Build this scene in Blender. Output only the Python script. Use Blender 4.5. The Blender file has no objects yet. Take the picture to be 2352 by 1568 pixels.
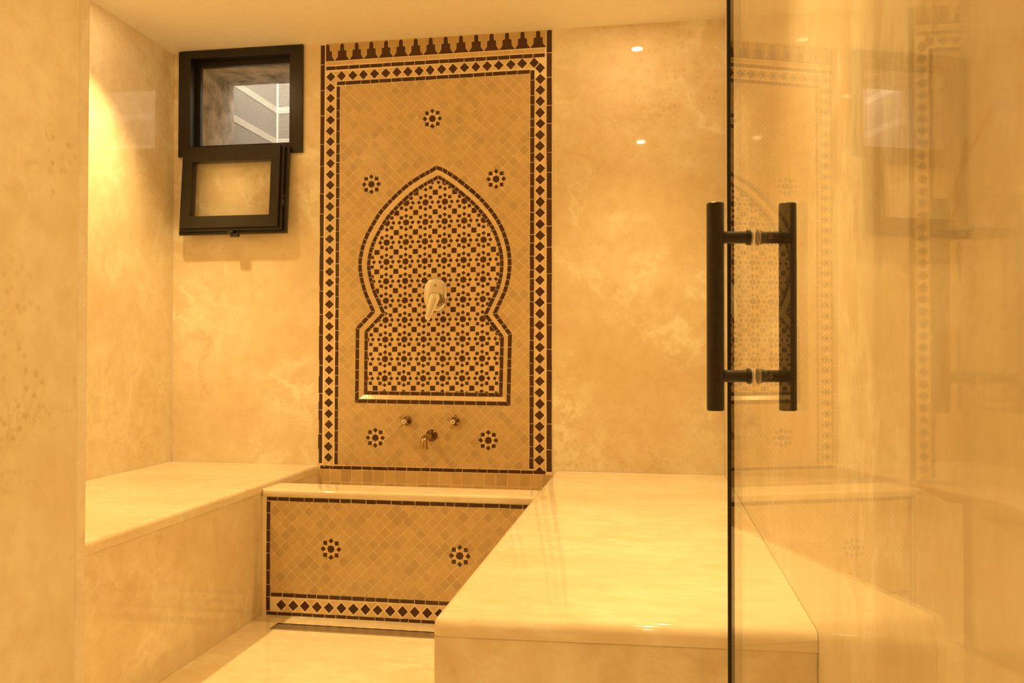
import bpy, bmesh, math, random
from mathutils import Vector, Matrix, geometry
random.seed(7)
PI = math.pi
S = bpy.context.scene
COL = S.collection

# ------------------------------------------------------------------ camera
FPX, YAW, PITCH, ROLL = 1929.67, 0.165701, 0.0141479, 0.0017481
def _axes():
    c, s = math.cos(YAW), math.sin(YAW)
    r, d, z = Vector((c, s, 0)), Vector((-s, c, 0)), Vector((0, 0, 1))
    c, s = math.cos(PITCH), math.sin(PITCH)
    d2, u = d*c + z*s, -d*s + z*c
    c, s = math.cos(ROLL), math.sin(ROLL)
    return r*c + u*s, -r*s + u*c, d2
R_, U_, F_ = _axes()
CAMP = Vector((0, 0, 1.0))
cd = bpy.data.cameras.new('camera'); cam = bpy.data.objects.new('camera', cd); COL.objects.link(cam)
cd.sensor_width = 36; cd.lens = FPX/2352*36; cd.clip_start = 0.02
cam.matrix_world = Matrix(((R_.x, U_.x, -F_.x, CAMP.x), (R_.y, U_.y, -F_.y, CAMP.y), (R_.z, U_.z, -F_.z, CAMP.z), (0, 0, 0, 1)))
S.camera = cam

# ------------------------------------------------------------------ world, exposure
S.view_settings.view_transform = 'Standard'; S.view_settings.look = 'None'
S.view_settings.gamma = 1; S.view_settings.use_curve_mapping = False
S.view_settings.exposure = 0.20
W = bpy.data.worlds.new('sky'); S.world = W; W.use_nodes = True
bg = W.node_tree.nodes['Background']; bg.inputs[0].default_value = (1.0, 0.88, 0.72, 1); bg.inputs[1].default_value = 6.5
LAMP_COL = (1.0, 0.628, 0.213)
LAMP_W = 92.0          # ceiling spots of the hammam
HALL_FILL_W = 88.0          # unseen fill spots added in the lobby the camera stands in
SPOT_ANGLE, SPOT_BLEND = math.radians(88), 1.0
S.cycles.max_bounces = 14; S.cycles.diffuse_bounces = 8; S.cycles.glossy_bounces = 8; S.cycles.transparent_max_bounces = 16
S.cycles.sample_clamp_indirect = 6; S.cycles.use_denoising = True

# ------------------------------------------------------------------ room dimensions
D, XL, XR, ZC = 3.5732, -2.1896, 0.2942, 2.3937
ZB = 0.4992                     # bench tops
XI, XB = -1.474, -0.4135        # facing edges of the left and right bench
YF = 1.588                      # front of the right bench
YP = 3.030                      # tiled front of the basin
ZLEDGE = 0.480
X0 = -0.525                     # left side of the doorway
YFW = 0.716                     # room side of the front wall

def ray(px, py): return F_ + R_*((px-1176)/FPX) - U_*((py-784)/FPX)
def cl(v, a=0., b=1.): return max(a, min(b, v))
def hit_y(px, py, y):
    d = ray(px, py); k = y/d.y
    return (d.x*k, 1 + d.z*k)
def WP(px, py):                 # a point measured on the back wall
    t = cl((px-720)/550)
    py = py + 2.6*cl((320-py)/250)*t - (2.4+1.6*t)*cl((py-850)/230)
    return Vector(hit_y(px, py, D))
def FP(px, py): return Vector(hit_y(px, py, YP))

# ------------------------------------------------------------------ materials
def new_mat(name):
    m = bpy.data.materials.new(name); m.use_nodes = True
    nt = m.node_tree; b = nt.nodes['Principled BSDF']; return m, nt, b
def link(nt, a, b): nt.links.new(a, b)
def N(nt, typ, **kw):
    n = nt.nodes.new(typ)
    for k, v in kw.items():
        if k.startswith('_'): n.inputs[k[1:]].default_value = v
        else: setattr(n, k, v)
    return n
def ramp(nt, fac, stops):
    r = nt.nodes.new('ShaderNodeValToRGB'); cr = r.color_ramp
    while len(cr.elements) < len(stops): cr.elements.new(0.5)
    for e, (p, c) in zip(cr.elements, stops):
        e.position = p; e.color = (c, c, c, 1) if not isinstance(c, tuple) else c + (1,)
    link(nt, fac, r.inputs[0]); return r.outputs[0]
def mixc(nt, fac, a, b, mode='MIX'):
    n = nt.nodes.new('ShaderNodeMix'); n.data_type = 'RGBA'; n.blend_type = mode
    for sock, v in ((n.inputs[0], fac), (n.inputs[6], a), (n.inputs[7], b)):
        if hasattr(v, 'is_output'): link(nt, v, sock)
        else: sock.default_value = v if isinstance(v, float) else tuple(v) + (1,)
    return n.outputs[2]
def mul(nt, a, b):
    n = nt.nodes.new('ShaderNodeMath'); n.operation = 'MULTIPLY'
    for s, v in ((n.inputs[0], a), (n.inputs[1], b)):
        if hasattr(v, 'is_output'): link(nt, v, s)
        else: s.default_value = v
    return n.outputs[0]
def noise(nt, vec, scale, detail=5, rough=.55, dist=0., off=0.):
    n = N(nt, 'ShaderNodeTexNoise', _Scale=scale, _Detail=float(detail), _Roughness=rough, _Distortion=dist)
    mp = nt.nodes.new('ShaderNodeMapping'); mp.inputs[1].default_value = (off, off*.7, -off*.4)
    link(nt, vec, mp.inputs[0]); link(nt, mp.outputs[0], n.inputs['Vector']); return n.outputs[0]
def absdev(nt, v):
    a = N(nt, 'ShaderNodeMath', operation='SUBTRACT'); link(nt, v, a.inputs[0]); a.inputs[1].default_value = .5
    b = N(nt, 'ShaderNodeMath', operation='ABSOLUTE'); link(nt, a.outputs[0], b.inputs[0]); return b.outputs[0]

def marble(name, base=(.84, .765, .62), light=.5, dark=.3, off=0., rough=.13, sx=(1, 1, 1), scale=1.0):
    m, nt, b = new_mat(name)
    g = nt.nodes.new('ShaderNodeNewGeometry'); mp = nt.nodes.new('ShaderNodeMapping')
    mp.inputs[3].default_value = tuple(s*scale for s in sx); link(nt, g.outputs['Position'], mp.inputs[0]); v = mp.outputs[0]
    c0 = base; dk = tuple(c*f for c, f in zip(base, (.86, .79, .66))); lt = tuple(min(.94, c*f) for c, f in zip(base, (1.13, 1.22, 1.36)))
    n1 = noise(nt, v, 2.4, 6, .6, .15, off)
    col = mixc(nt, ramp(nt, n1, [(.32, 0.), (.68, 1.)]), tuple(a*.6+c*.4 for a, c in zip(dk, c0)), tuple(a*.35+c*.65 for a, c in zip(lt, c0)))
    n2 = noise(nt, v, 16, 7, .62, .1, off+3)
    col = mixc(nt, mul(nt, ramp(nt, n2, [(.42, 0.), (.66, 1.)]), .5), col, dk)
    # cloudy pale patches edged by thin pale veins
    nv = noise(nt, v, 3.4, 8, .62, .25, off+7); mk = noise(nt, v, 1.9, 3, .5, .3, off+11)
    msk = ramp(nt, mk, [(.44, 0.), (.60, 1.)])
    vein = ramp(nt, absdev(nt, nv), [(.0, 1.), (.012, .75), (.045, .12), (.09, 0.)])
    col = mixc(nt, mul(nt, mul(nt, vein, msk), light*1.3), col, lt)
    cloud = ramp(nt, noise(nt, v, 8.0, 8, .66, .2, off+19), [(.47, 0.), (.74, 1.)])
    col = mixc(nt, mul(nt, mul(nt, cloud, msk), light*.75), col, lt)
    # brown hairlines and small fossils
    nd = noise(nt, v, 2.6, 7, .6, .35, off+29)
    hair = ramp(nt, absdev(nt, nd), [(.0, 1.), (.006, .6), (.02, 0.)])
    m2 = ramp(nt, noise(nt, v, 2.0, 2, .5, 0., off+37), [(.50, 0.), (.62, 1.)])
    dk2 = tuple(c*f for c, f in zip(base, (.74, .60, .42)))
    col = mixc(nt, mul(nt, mul(nt, hair, m2), dark), col, dk2)
    vo = N(nt, 'ShaderNodeTexVoronoi', _Scale=38.); link(nt, v, vo.inputs['Vector'])
    spot = ramp(nt, vo.outputs['Distance'], [(.22, 1.), (.38, 0.)])
    m3 = ramp(nt, noise(nt, v, 3.0, 3, .6, .5, off+43), [(.56, 0.), (.66, 1.)])
    col = mixc(nt, mul(nt, mul(nt, spot, m3), dark*.7), col, dk2)
    link(nt, col, b.inputs['Base Color'])
    r = ramp(nt, n2, [(.3, rough*.7), (.7, rough*1.3)]); link(nt, r, b.inputs['Roughness'])
    b.inputs['IOR'].default_value = 1.52
    return m
def plain(name, col, rough=.5, metal=0., bump=0., bscale=60., var=.0, emis=None, estr=0.):
    m, nt, b = new_mat(name)
    g = nt.nodes.new('ShaderNodeNewGeometry')
    n = noise(nt, g.outputs['Position'], bscale, 6, .6)
    lo = tuple(c*(1-var) for c in col); hi = tuple(min(1, c*(1+var)) for c in col)
    link(nt, mixc(nt, ramp(nt, n, [(.3, 0.), (.7, 1.)]), lo, hi), b.inputs['Base Color'])
    b.inputs['Roughness'].default_value = rough; b.inputs['Metallic'].default_value = metal
    if bump:
        bp = N(nt, 'ShaderNodeBump', _Strength=bump, _Distance=.003); link(nt, n, bp.inputs['Height']); link(nt, bp.outputs[0], b.inputs['Normal'])
    if emis: b.inputs['Emission Color'].default_value = emis + (1,); b.inputs['Emission Strength'].default_value = estr
    return m
def glazed(name, rough=.16, chips=.35):
    """hand cut glazed tile: its own glaze colour comes from the colour attribute of each tile"""
    m, nt, b = new_mat(name)
    at = N(nt, 'ShaderNodeAttribute', attribute_name='glaze'); g = nt.nodes.new('ShaderNodeNewGeometry'); v = g.outputs['Position']
    n = noise(nt, v, 45, 6, .6, .3)
    col = mixc(nt, ramp(nt, n, [(.3, 0.), (.75, 1.)]), at.outputs['Color'], mixc(nt, 1., at.outputs['Color'], (1.13, 1.12, 1.08), 'MULTIPLY'))
    ch = ramp(nt, noise(nt, v, 170, 3, .6, 0., 5.), [(.735, 0.), (.76, 1.)])
    cm = ramp(nt, noise(nt, v, 7, 3, .6, 0., 9.), [(.50, 0.), (.62, 1.)])
    col = mixc(nt, mul(nt, mul(nt, ch, cm), chips), col, (.85, .76, .6))
    # a patch of crazed, flaking glaze on the pale field
    ds = N(nt, 'ShaderNodeVectorMath', operation='DISTANCE'); link(nt, v, ds.inputs[0]); q = WP(905, 350); ds.inputs[1].default_value = (q.x, D, q.y)
    pm = ramp(nt, ds.outputs['Value'], [(.03, 1.), (.15, 0.)])
    fl = ramp(nt, noise(nt, v, 120, 5, .7, .6, 15.), [(.60, 0.), (.66, 1.)])
    col = mixc(nt, mul(nt, mul(nt, fl, pm), .75), col, (.93, .84, .66))
    link(nt, col, b.inputs['Base Color'])
    link(nt, ramp(nt, n, [(.3, rough*.7), (.7, rough*1.5)]), b.inputs['Roughness'])
    bp = N(nt, 'ShaderNodeBump', _Strength=.25, _Distance=.002); link(nt, noise(nt, v, 70, 3, .5), bp.inputs['Height']); link(nt, bp.outputs[0], b.inputs['Normal'])
    return m
def clear_glass(name, tint=(.98, .983, .975)):
    m = bpy.data.materials.new(name); m.use_nodes = True; nt = m.node_tree; nt.nodes.clear()
    out = nt.nodes.new('ShaderNodeOutputMaterial'); mx = nt.nodes.new('ShaderNodeMixShader')
    tr = nt.nodes.new('ShaderNodeBsdfTransparent'); tr.inputs[0].default_value = tint + (1,)
    gl = nt.nodes.new('ShaderNodeBsdfGlossy'); gl.inputs['Roughness'].default_value = 0.0; gl.inputs[0].default_value = (1, 1, 1, 1)
    fr = nt.nodes.new('ShaderNodeFresnel'); g = nt.nodes.new('ShaderNodeNewGeometry')
    mr = nt.nodes.new('ShaderNodeMapRange'); mr.inputs['To Min'].default_value = 1.5; mr.inputs['To Max'].default_value = 1/1.5
    link(nt, g.outputs['Backfacing'], mr.inputs['Value']); link(nt, mr.outputs[0], fr.inputs[0])
    link(nt, fr.outputs[0], mx.inputs[0]); link(nt, tr.outputs[0], mx.inputs[1]); link(nt, gl.outputs[0], mx.inputs[2]); link(nt, mx.outputs[0], out.inputs[0])
    return m
M = dict(
    wall=marble('beige_marble_wall', base=(.82, .74, .59), light=1.0, dark=.35, off=2.0, rough=.035),
    left=marble('beige_marble_left_wall', light=.45, dark=.3, off=13.0, rough=.05),
    right=marble('beige_marble_right_wall', base=(.82, .74, .59), light=.9, dark=.5, off=31.0, rough=.015, sx=(1, 1, .6)),
    bench=marble('cream_marble_bench', base=(.86, .79, .65), light=.35, dark=.12, off=5.0, rough=.05, sx=(.45, 1, 1), scale=1.7),
    face=marble('beige_marble_face', base=(.79, .70, .55), light=.55, dark=.35, off=23.0, rough=.07),
    jamb=marble('beige_marble_jamb', base=(.84, .755, .61), light=.2, dark=.75, off=17.0, rough=.08, scale=2.6),
    jambedge=marble('beige_marble_slab_edge', base=(.86, .78, .67), light=.3, dark=.3, off=47.0, rough=.3, scale=2.6),
    floor=marble('cream_marble_floor', base=(.86, .78, .63), light=.5, dark=.15, off=9.0, rough=.09, sx=(.6, 1, 1), scale=1.7),
    paint=plain('white_ceiling_paint', (.91, .885, .83), .7, var=.02, bump=.05, bscale=25),
    tile=glazed('glazed_tile'), grout=plain('pale_grout', (.93, .84, .66), .7, var=.06, bump=.3, bscale=200),
    black=plain('black_lacquered_aluminium', (.013, .0105, .0065), .32, var=.3, bscale=30),
    blackpipe=plain('matt_black_steel', (.020, .015, .010), .38, var=.3, bscale=90),
    ring=plain('grey_plastic_washer', (.42, .40, .36), .35),
    rubber=plain('black_rubber', (.006, .005, .004), .6),
    chrome=plain('chrome', (.86, .85, .82), .26, 1., var=.04, bscale=90), chromed=plain('dark_chrome', (.42, .40, .36), .16, 1.),
    bronze=plain('antique_bronze', (.46, .32, .15), .22, 1., var=.25, bscale=40),
    bronzed=plain('dark_bronze', (.16, .10, .045), .3, 1., var=.3, bscale=60),
    porcelain=plain('white_porcelain', (.85, .82, .76), .12), ink=plain('dark_print', (.12, .08, .05), .5),
    steel=plain('brushed_steel', (.60, .57, .52), .36, 1., var=.05, bscale=80),
    concrete=plain('rough_concrete', (.50, .45, .37), .9, var=.5, bump=1., bscale=14),
    slat=plain('grey_plastic_slats', (.66, .62, .55), .5, var=.08), gap=plain('dark_slot', (.2, .18, .15), .8),
    glass=clear_glass('clear_glass'), gedge=plain('dark_green_glass_edge', (.008, .008, .004), .35),
    lens=plain('lit_lamp_lens', (.9, .9, .9), .3, emis=(1., .66, .3), estr=170.),
    lamp=plain('white_lamp_trim', (.8, .78, .74), .35),
)

# ------------------------------------------------------------------ object helpers
def tag(o, label=None, cat=None, group=None, kind=None):
    if label: o['label'] = label
    if cat: o['category'] = cat
    if group: o['group'] = group
    if kind: o['kind'] = kind
    return o
def empty(name, loc=(0, 0, 0), **kw):
    o = bpy.data.objects.new(name, None); o.empty_display_size = .05; COL.objects.link(o); o.location = loc; return tag(o, **kw)
def root_loc(p):
    v = Vector((0, 0, 0))
    while p is not None: v += p.location; p = p.parent
    return v
def obj(name, bm, mats, parent=None, smooth=False, local=False, bevel=0., **kw):
    """links bm (built in room coordinates unless local) as ONE mesh object below parent"""
    me = bpy.data.meshes.new(name)
    if bm.faces: bmesh.ops.recalc_face_normals(bm, faces=bm.faces)
    bm.to_mesh(me); bm.free()
    if not local and parent is not None: me.transform(Matrix.Translation(-root_loc(parent)))
    for m in (mats if isinstance(mats, (list, tuple)) else [mats]): me.materials.append(m)
    if smooth:
        for p in me.polygons: p.use_smooth = True
    o = bpy.data.objects.new(name, me); COL.objects.link(o); o.parent = parent
    if bevel:
        md = o.modifiers.new('bevel', 'BEVEL'); md.width = bevel; md.segments = 2; md.limit_method = 'ANGLE'; md.angle_limit = math.radians(40)
    if smooth == 'auto':
        try: me.set_sharp_from_angle(angle=math.radians(35))
        except Exception: pass
    return tag(o, **kw)
def nb(): return bmesh.new()
def box(bm, x0, x1, y0, y1, z0, z1, mi=0):
    v = [bm.verts.new((x, y, z)) for x in (x0, x1) for y in (y0, y1) for z in (z0, z1)]
    fs = [(0, 1, 3, 2), (4, 6, 7, 5), (0, 4, 5, 1), (2, 3, 7, 6), (0, 2, 6, 4), (1, 5, 7, 3)]
    r = []
    for f in fs:
        fc = bm.faces.new([v[i] for i in f]); fc.material_index = mi; r.append(fc)
    return v
def xform(bm, vs, mat):
    for v in vs: v.co = mat @ v.co
def rings(bm, rs, close0=True, close1=True, mi=0):
    """rs: lists of equal length of points; skins them"""
    L = [[bm.verts.new(p) for p in r] for r in rs]; n = len(L[0])
    for a, b in zip(L, L[1:]):
        for i in range(n):
            f = bm.faces.new((a[i], a[(i+1) % n], b[(i+1) % n], b[i])); f.material_index = mi
    if close0: bm.faces.new(list(reversed(L[0]))).material_index = mi
    if close1: bm.faces.new(L[-1]).material_index = mi
    return [v for r in L for v in r]
def frame_of(d):
    d = Vector(d).normalized(); a = Vector((0, 0, 1)) if abs(d.z) < .9 else Vector((1, 0, 0))
    u = d.cross(a).normalized(); return u, d.cross(u).normalized(), d
def lathe(bm, c, d, prof, seg=32, mi=0):
    """prof: (distance along d, radius)"""
    u, w, d = frame_of(d); c = Vector(c); rs = []
    for t, r in prof:
        rs.append([c + d*t + (u*math.cos(2*PI*k/seg) + w*math.sin(2*PI*k/seg))*max(r, 1e-5) for k in range(seg)])
    return rings(bm, rs, True, True, mi)
def tube(bm, path, radii, seg=24, mi=0):
    P = [Vector(p) for p in path]; rs = []; u = None
    for i, p in enumerate(P):
        t = (P[min(i+1, len(P)-1)] - P[max(i-1, 0)]).normalized()
        if u is None: u = frame_of(t)[0]
        u = (u - t*u.dot(t)).normalized(); w = t.cross(u)
        r = radii[i] if isinstance(radii, (list, tuple)) else radii
        rs.append([p + (u*math.cos(2*PI*k/seg) + w*math.sin(2*PI*k/seg))*r for k in range(seg)])
    return rings(bm, rs, True, True, mi)
def slab(bm, x0, x1, y0, y1, z0, z1, edges, rad=.016, seg=6, rad2=None):
    """stone slab; edges: tests on an edge's two ends that pick the rounded arrises"""
    box(bm, x0, x1, y0, y1, z0, z1)
    es = [e for e in bm.edges if any(t(e.verts[0].co) and t(e.verts[1].co) for t in edges)]
    bmesh.ops.bevel(bm, geom=es, offset=rad, segments=seg, affect='EDGES', profile=.5, clamp_overlap=True)

# ------------------------------------------------------------------ tile work on a vertical plane
def area(P): return .5*sum(P[i-1][0]*P[i][1] - P[i][0]*P[i-1][1] for i in range(len(P)))
def ccw(P): return P if area(P) > 0 else list(reversed(P))
def inset(P, d):
    P = ccw([Vector(p) for p in P]); n = len(P); out = []
    for i in range(n):
        a, b, c = P[i-1], P[i], P[(i+1) % n]
        e1, e2 = (b-a), (c-b)
        if e1.length < 1e-6 or e2.length < 1e-6: out.append(b.copy()); continue
        n1, n2 = Vector((-e1.y, e1.x))/e1.length, Vector((-e2.y, e2.x))/e2.length
        m = n1+n2; k = m.length
        if k < .3: out.append(b + n1*d); continue
        m = m/k; out.append(b + m*min(d/max(m.dot(n1), .3), d*3))
    return out
def inside(p, P):
    r = False; n = len(P)
    for i in range(n):
        a, b = P[i-1], P[i]
        if (a[1] > p[1]) != (b[1] > p[1]) and p[0] < (b[0]-a[0])*(p[1]-a[1])/(b[1]-a[1]) + a[0]: r = not r
    return r
class Tiles:
    def __init__(s, y, h=.0006): s.y, s.h, s.v, s.f, s.c = y, h, [], [], []
    def poly(s, P, col, depth=None, jit=.06, tilt=.0035, tris=None):
        """one tile: top face a hair proud of the bed, slightly tilted as hand laid tiles are"""
        if len(P) < 3 or abs(area(P)) < 6e-6: return
        P = ccw([Vector(p) for p in P]); n = len(P)
        k = 1 + random.uniform(-jit, jit); k2 = 1 + random.uniform(-jit, jit)*.4
        c = (col[0]*k, col[1]*k*(.5+.5*k2), col[2]*k*k2, 1)
        cx, cz = sum(p.x for p in P)/n, sum(p.y for p in P)/n
        tx, tz = random.uniform(-tilt, tilt), random.uniform(-tilt, tilt)
        dep = depth or (lambda p: 0.)
        b = len(s.v)
        for p in P: s.v.append((p.x, s.y + dep(p) - s.h - (p.x-cx)*tx - (p.y-cz)*tz, p.y))
        for p in P: s.v.append((p.x, s.y + dep(p) + .0006, p.y))
        if tris: 
            for t in tris: s.f.append(tuple(b+i for i in t)); s.c.append(c)
        else: s.f.append(tuple(b+i for i in range(n))); s.c.append(c)
        for i in range(n): j = (i+1) % n; s.f.append((b+i, b+n+i, b+n+j, b+j)); s.c.append(c)
    def clip(s, P, col, cuts, keep, **kw):
        """the part of P where keep(point) holds; cuts: closed outlines that keep() depends on"""
        ks = [keep(p) for p in P]; cen = sum((Vector(p) for p in P), Vector((0, 0)))/len(P)
        x0, x1 = min(p[0] for p in P), max(p[0] for p in P); z0, z1 = min(p[1] for p in P), max(p[1] for p in P)
        near = []
        for C in cuts:
            for i in range(len(C)):
                a, b = C[i-1], C[i]
                if max(a[0], b[0]) < x0-.001 or min(a[0], b[0]) > x1+.001 or max(a[1], b[1]) < z0-.001 or min(a[1], b[1]) > z1+.001: continue
                near.append((a, b))
        if not near:
            if keep(cen): s.poly(P, col, **kw)
            return
        P = ccw([Vector(p) for p in P]); V = [p.copy() for p in P]; E = [(i, (i+1) % len(P)) for i in range(len(P))]
        for a, b in near: V += [Vector(a), Vector(b)]; E.append((len(V)-2, len(V)-1))
        r = geometry.delaunay_2d_cdt(V, E, [], 0, 1e-7)
        vo, fo = r[0], r[2]; used = []
        for f in fo:
            c = sum((vo[i] for i in f), Vector((0, 0)))/3
            if inside(c, P) and keep(c): used.append(tuple(f))
        # join the triangles into pieces and walk their outlines
        while used:
            grp = [used.pop()]; grew = True
            while grew:
                grew = False; es = {frozenset((t[i], t[(i+1) % 3])) for t in grp for i in range(3)}
                for t in list(used):
                    if any(frozenset((t[i], t[(i+1) % 3])) in es for i in range(3)): grp.append(t); used.remove(t); grew = True
            cnt = {}
            for t in grp:
                if area([vo[i] for i in t]) < 0: t = tuple(reversed(t))
                for i in range(3): cnt[(t[i], t[(i+1) % 3])] = 1
            nxt = {a: b for (a, b) in cnt if (b, a) not in cnt}
            if len(nxt) < 3: continue
            a0 = next(iter(nxt)); loop = [a0]; k = nxt[a0]
            while k != a0 and k in nxt and len(loop) < 200: loop.append(k); k = nxt[k]
            Q = [vo[i] for i in loop]
            if area(Q) > 1.2e-5: s.poly(Q, col, **kw)
    def build(s, name, parent, **kw):
        L = root_loc(parent); me = bpy.data.meshes.new(name)
        me.from_pydata([(v[0]-L.x, v[1]-L.y, v[2]-L.z) for v in s.v], [], s.f)
        at = me.attributes.new('glaze', 'FLOAT_COLOR', 'FACE')
        at.data.foreach_set('color', [q for c in s.c for q in c]); me.materials.append(M['tile']); me.update()
        bm = nb(); bm.from_mesh(me); bmesh.ops.recalc_face_normals(bm, faces=bm.faces); bm.to_mesh(me); bm.free()
        o = bpy.data.objects.new(name, me); COL.objects.link(o); o.parent = parent; return tag(o, **kw)
DARK, FIELD, PALE, OLIVE = (.068, .026, .006), (.60, .465, .265), (.73, .575, .35), (.53, .40, .19)
def lerp(a, b, t): return Vector(a)*(1-t) + Vector(b)*t
def perp(a, b): d = (Vector(b)-Vector(a)).normalized(); return d, Vector((-d.y, d.x))
def bricks(T, A, B, w, L, col, gap=.0011, jit=.22, cjit=.15, wob=.0006):
    """a row of cut bars from A to B, w wide"""
    d, n = perp(A, B); ln = (Vector(B)-Vector(A)).length; k = max(1, round(ln/L))
    cuts = [0] + [ln*(i + random.uniform(-jit, jit))/k for i in range(1, k)] + [ln]
    for a, b in zip(cuts, cuts[1:]):
        r = lambda: random.uniform(-wob, wob)
        T.poly([Vector(A)+d*(a+gap+r())-n*(w/2+r()), Vector(A)+d*(b-gap+r())-n*(w/2+r()), Vector(A)+d*(b-gap+r())+n*(w/2+r()), Vector(A)+d*(a+gap+r())+n*(w/2+r())], col, jit=cjit)
def diamonds(T, A, B, k, w, dw, first=0, last=None, ends=(True, True), gap=.0011):
    """k intervals between the first and last diamond centres, pale triangles between; w: half strip, dw: half diamond"""
    d, n = perp(A, B); p = (Vector(B)-Vector(A)).length/k; last = k if last is None else last
    for i in range(first, last+1):
        c = Vector(A) + d*(p*i + random.uniform(-.0008, .0008)) + n*random.uniform(-.0007, .0007); r = lambda: random.uniform(.93, 1.03)
        T.poly([c-d*dw*r(), c+n*dw*r(), c+d*dw*r(), c-n*dw*r()], DARK, jit=.15)
    for i in range(first - (1 if ends[0] else 0), last + (1 if ends[1] else 0)):
        a, b = Vector(A)+d*(p*i), Vector(A)+d*(p*(i+1)); m = (a+b)/2
        for sg in (-1, 1): T.poly(inset([a+n*w*sg+d*.001, b+n*w*sg-d*.001, m+n*sg*.0004], gap), PALE)
# the eight pointed star figure, in units of its own period
def star(r=.18):
    return [Vector((math.cos(k*PI/8), math.sin(k*PI/8)))*(r if k % 2 == 0 else r*.765) for k in range(16)]
def rot(P, a): c, s = math.cos(a), math.sin(a); return [Vector((p[0]*c-p[1]*s, p[0]*s+p[1]*c)) for p in P]
KITE = [Vector(p) for p in ((.182, 0), (.1275, .055), (.129, .129), (.165, .165), (.33, .165), (.345, .115), (.232, 0))]
KITES = [rot(K, q*PI/2) for q in range(4) for K in (KITE, [Vector((p.x, -p.y)) for p in KITE])]
SQ = [Vector(p) for p in ((-.086, -.086), (.086, -.086), (.086, .086), (-.086, .086))]
DI = [Vector(p) for p in ((0, -.116), (.112, 0), (0, .116), (-.112, 0))]
def jitter(P, a): return [p + Vector((random.uniform(-a, a), random.uniform(-a, a))) for p in P]
ROS = []
for q in range(4): ROS += rot([(.462, 0), (.345, .118), (.338, .165), (.338, .338), (.165, .338), (.118, .345)], q*PI/2)
def rosette(y, c, P, parent, name='star_rosette'):
    T = Tiles(y); put = lambda Q: [Vector(c) + q*P for q in Q]
    T.poly(put(jitter(star(), .004)), DARK, jit=.15)
    for q in range(4):
        T.poly(put(jitter([p + rot([(.345, 0)], q*PI/2)[0] for p in DI], .008)), DARK, jit=.15)
        T.poly(put(jitter([p + rot([(.25, .25)], q*PI/2)[0] for p in SQ], .008)), DARK, jit=.15)
    for K in KITES: T.poly(inset(put(K), .0009), PALE)
    return T.build(name, parent)
def field(T, lo, hi, org, h, v, keep, cuts):
    """squares laid on their corners, edges wandering a little"""
    i0, i1 = int((lo[0]-org[0])/h)-2, int((hi[0]-org[0])/h)+2; j0, j1 = int((lo[1]-org[1])/v)-2, int((hi[1]-org[1])/v)+2
    cache = {}
    def gp(a, b):
        if (a, b) not in cache: cache[(a, b)] = Vector((org[0]+a*h/2 + random.uniform(-.0011, .0011), org[1]+b*v/2 + random.uniform(-.0011, .0011)))
        return cache[(a, b)]
    for a in range(2*i0, 2*i1):
        for b in range(2*j0, 2*j1):
            if (a+b) % 2: continue
            P = inset([gp(a-1, b), gp(a, b-1), gp(a+1, b), gp(a, b+1)], random.uniform(.0006, .0012))
            k = random.choice((.88, .94, 1, 1, 1, 1.05)); T.clip(P, tuple(c*k for c in FIELD), cuts, keep, jit=.035)

# ------------------------------------------------------------------ the room shell
WX0, WX1, WZ0, WZ1 = -2.105, -1.612, 1.945, 2.360      # hole for the window
PX0, PX1, PZ0 = -1.4735, -0.4195, 0.13                 # recess for the tiled panel
bm = nb()
box(bm, XL-.12, WX0, D, D+.345, 0, ZC); box(bm, WX1, PX0, D, D+.345, 0, ZC); box(bm, WX0, WX1, D, D+.345, 0, WZ0); box(bm, WX0, WX1, D, D+.345, WZ1, ZC)
box(bm, PX0, PX1, D+.04, D+.345, 0, ZC); box(bm, PX1, XR+.12, D, D+.345, 0, ZC)
tag(obj('wall_back', bm, M['wall']), 'polished beige marble back wall holding the tiled fountain panel', 'wall', kind='structure')
bm = nb(); box(bm, XL-.12, XL, -2.4, D-.001, 0, ZC)
tag(obj('wall_left', bm, M['left']), 'polished beige marble wall beside the left bench', 'wall', kind='structure')
bm = nb(); box(bm, XR, XR+.12, -2.4, D-.001, 0, ZC)
tag(obj('wall_right', bm, M['right']), 'glossy veined marble wall seen through the glass door', 'wall', kind='structure')
bm = nb(); box(bm, XL+.001, X0, .46, YFW-.016, 0, ZC-.001); box(bm, X0, XR-.001, .46, YFW-.016, 2.12, ZC-.001)
wf = tag(obj('wall_front', bm, M['jamb'], bevel=.001), 'marble doorway jamb at the left edge of the picture', 'wall', kind='structure')
bm = nb(); box(bm, XL+.001, X0-.0005, YFW-.0152, YFW, 0, ZC-.001)
tag(obj('trim_1', bm, M['jambedge'], bevel=.0025), 'slim marble slab edge finishing the doorway jamb', 'trim', kind='structure')
bm = nb(); box(bm, XL-.12, XR+.12, -2.5, -2.4, 0, ZC)
tag(obj('wall_lobby', bm, M['face']), 'marble wall of the lobby outside the doorway', 'wall', kind='structure')
bm = nb(); box(bm, XL-.12, XR+.12, -2.5, D+.345, -.1, 0)
tag(obj('floor', bm, M['floor']), 'cream marble floor between the two benches', 'floor', kind='structure')
bm = nb(); box(bm, XL-.12, XR+.12, -2.5, D+.345, ZC, ZC+.1)
tag(obj('ceiling', bm, M['paint']), 'smooth white plaster ceiling', 'ceiling', kind='structure')
bm = nb()   # shadow-gap fillet of the plaster along the left wall
rings(bm, [[(XL+a, y, ZC-b) for a, b in ((0, 0), (.038, 0), (.034, .0035), (.012, .006), (0, .006))] for y in (YFW+.001, D-.001)])
tag(obj('trim_2', bm, M['paint'], bevel=0), 'narrow plaster bead between the ceiling and the left wall', 'trim', kind='structure')

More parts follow.
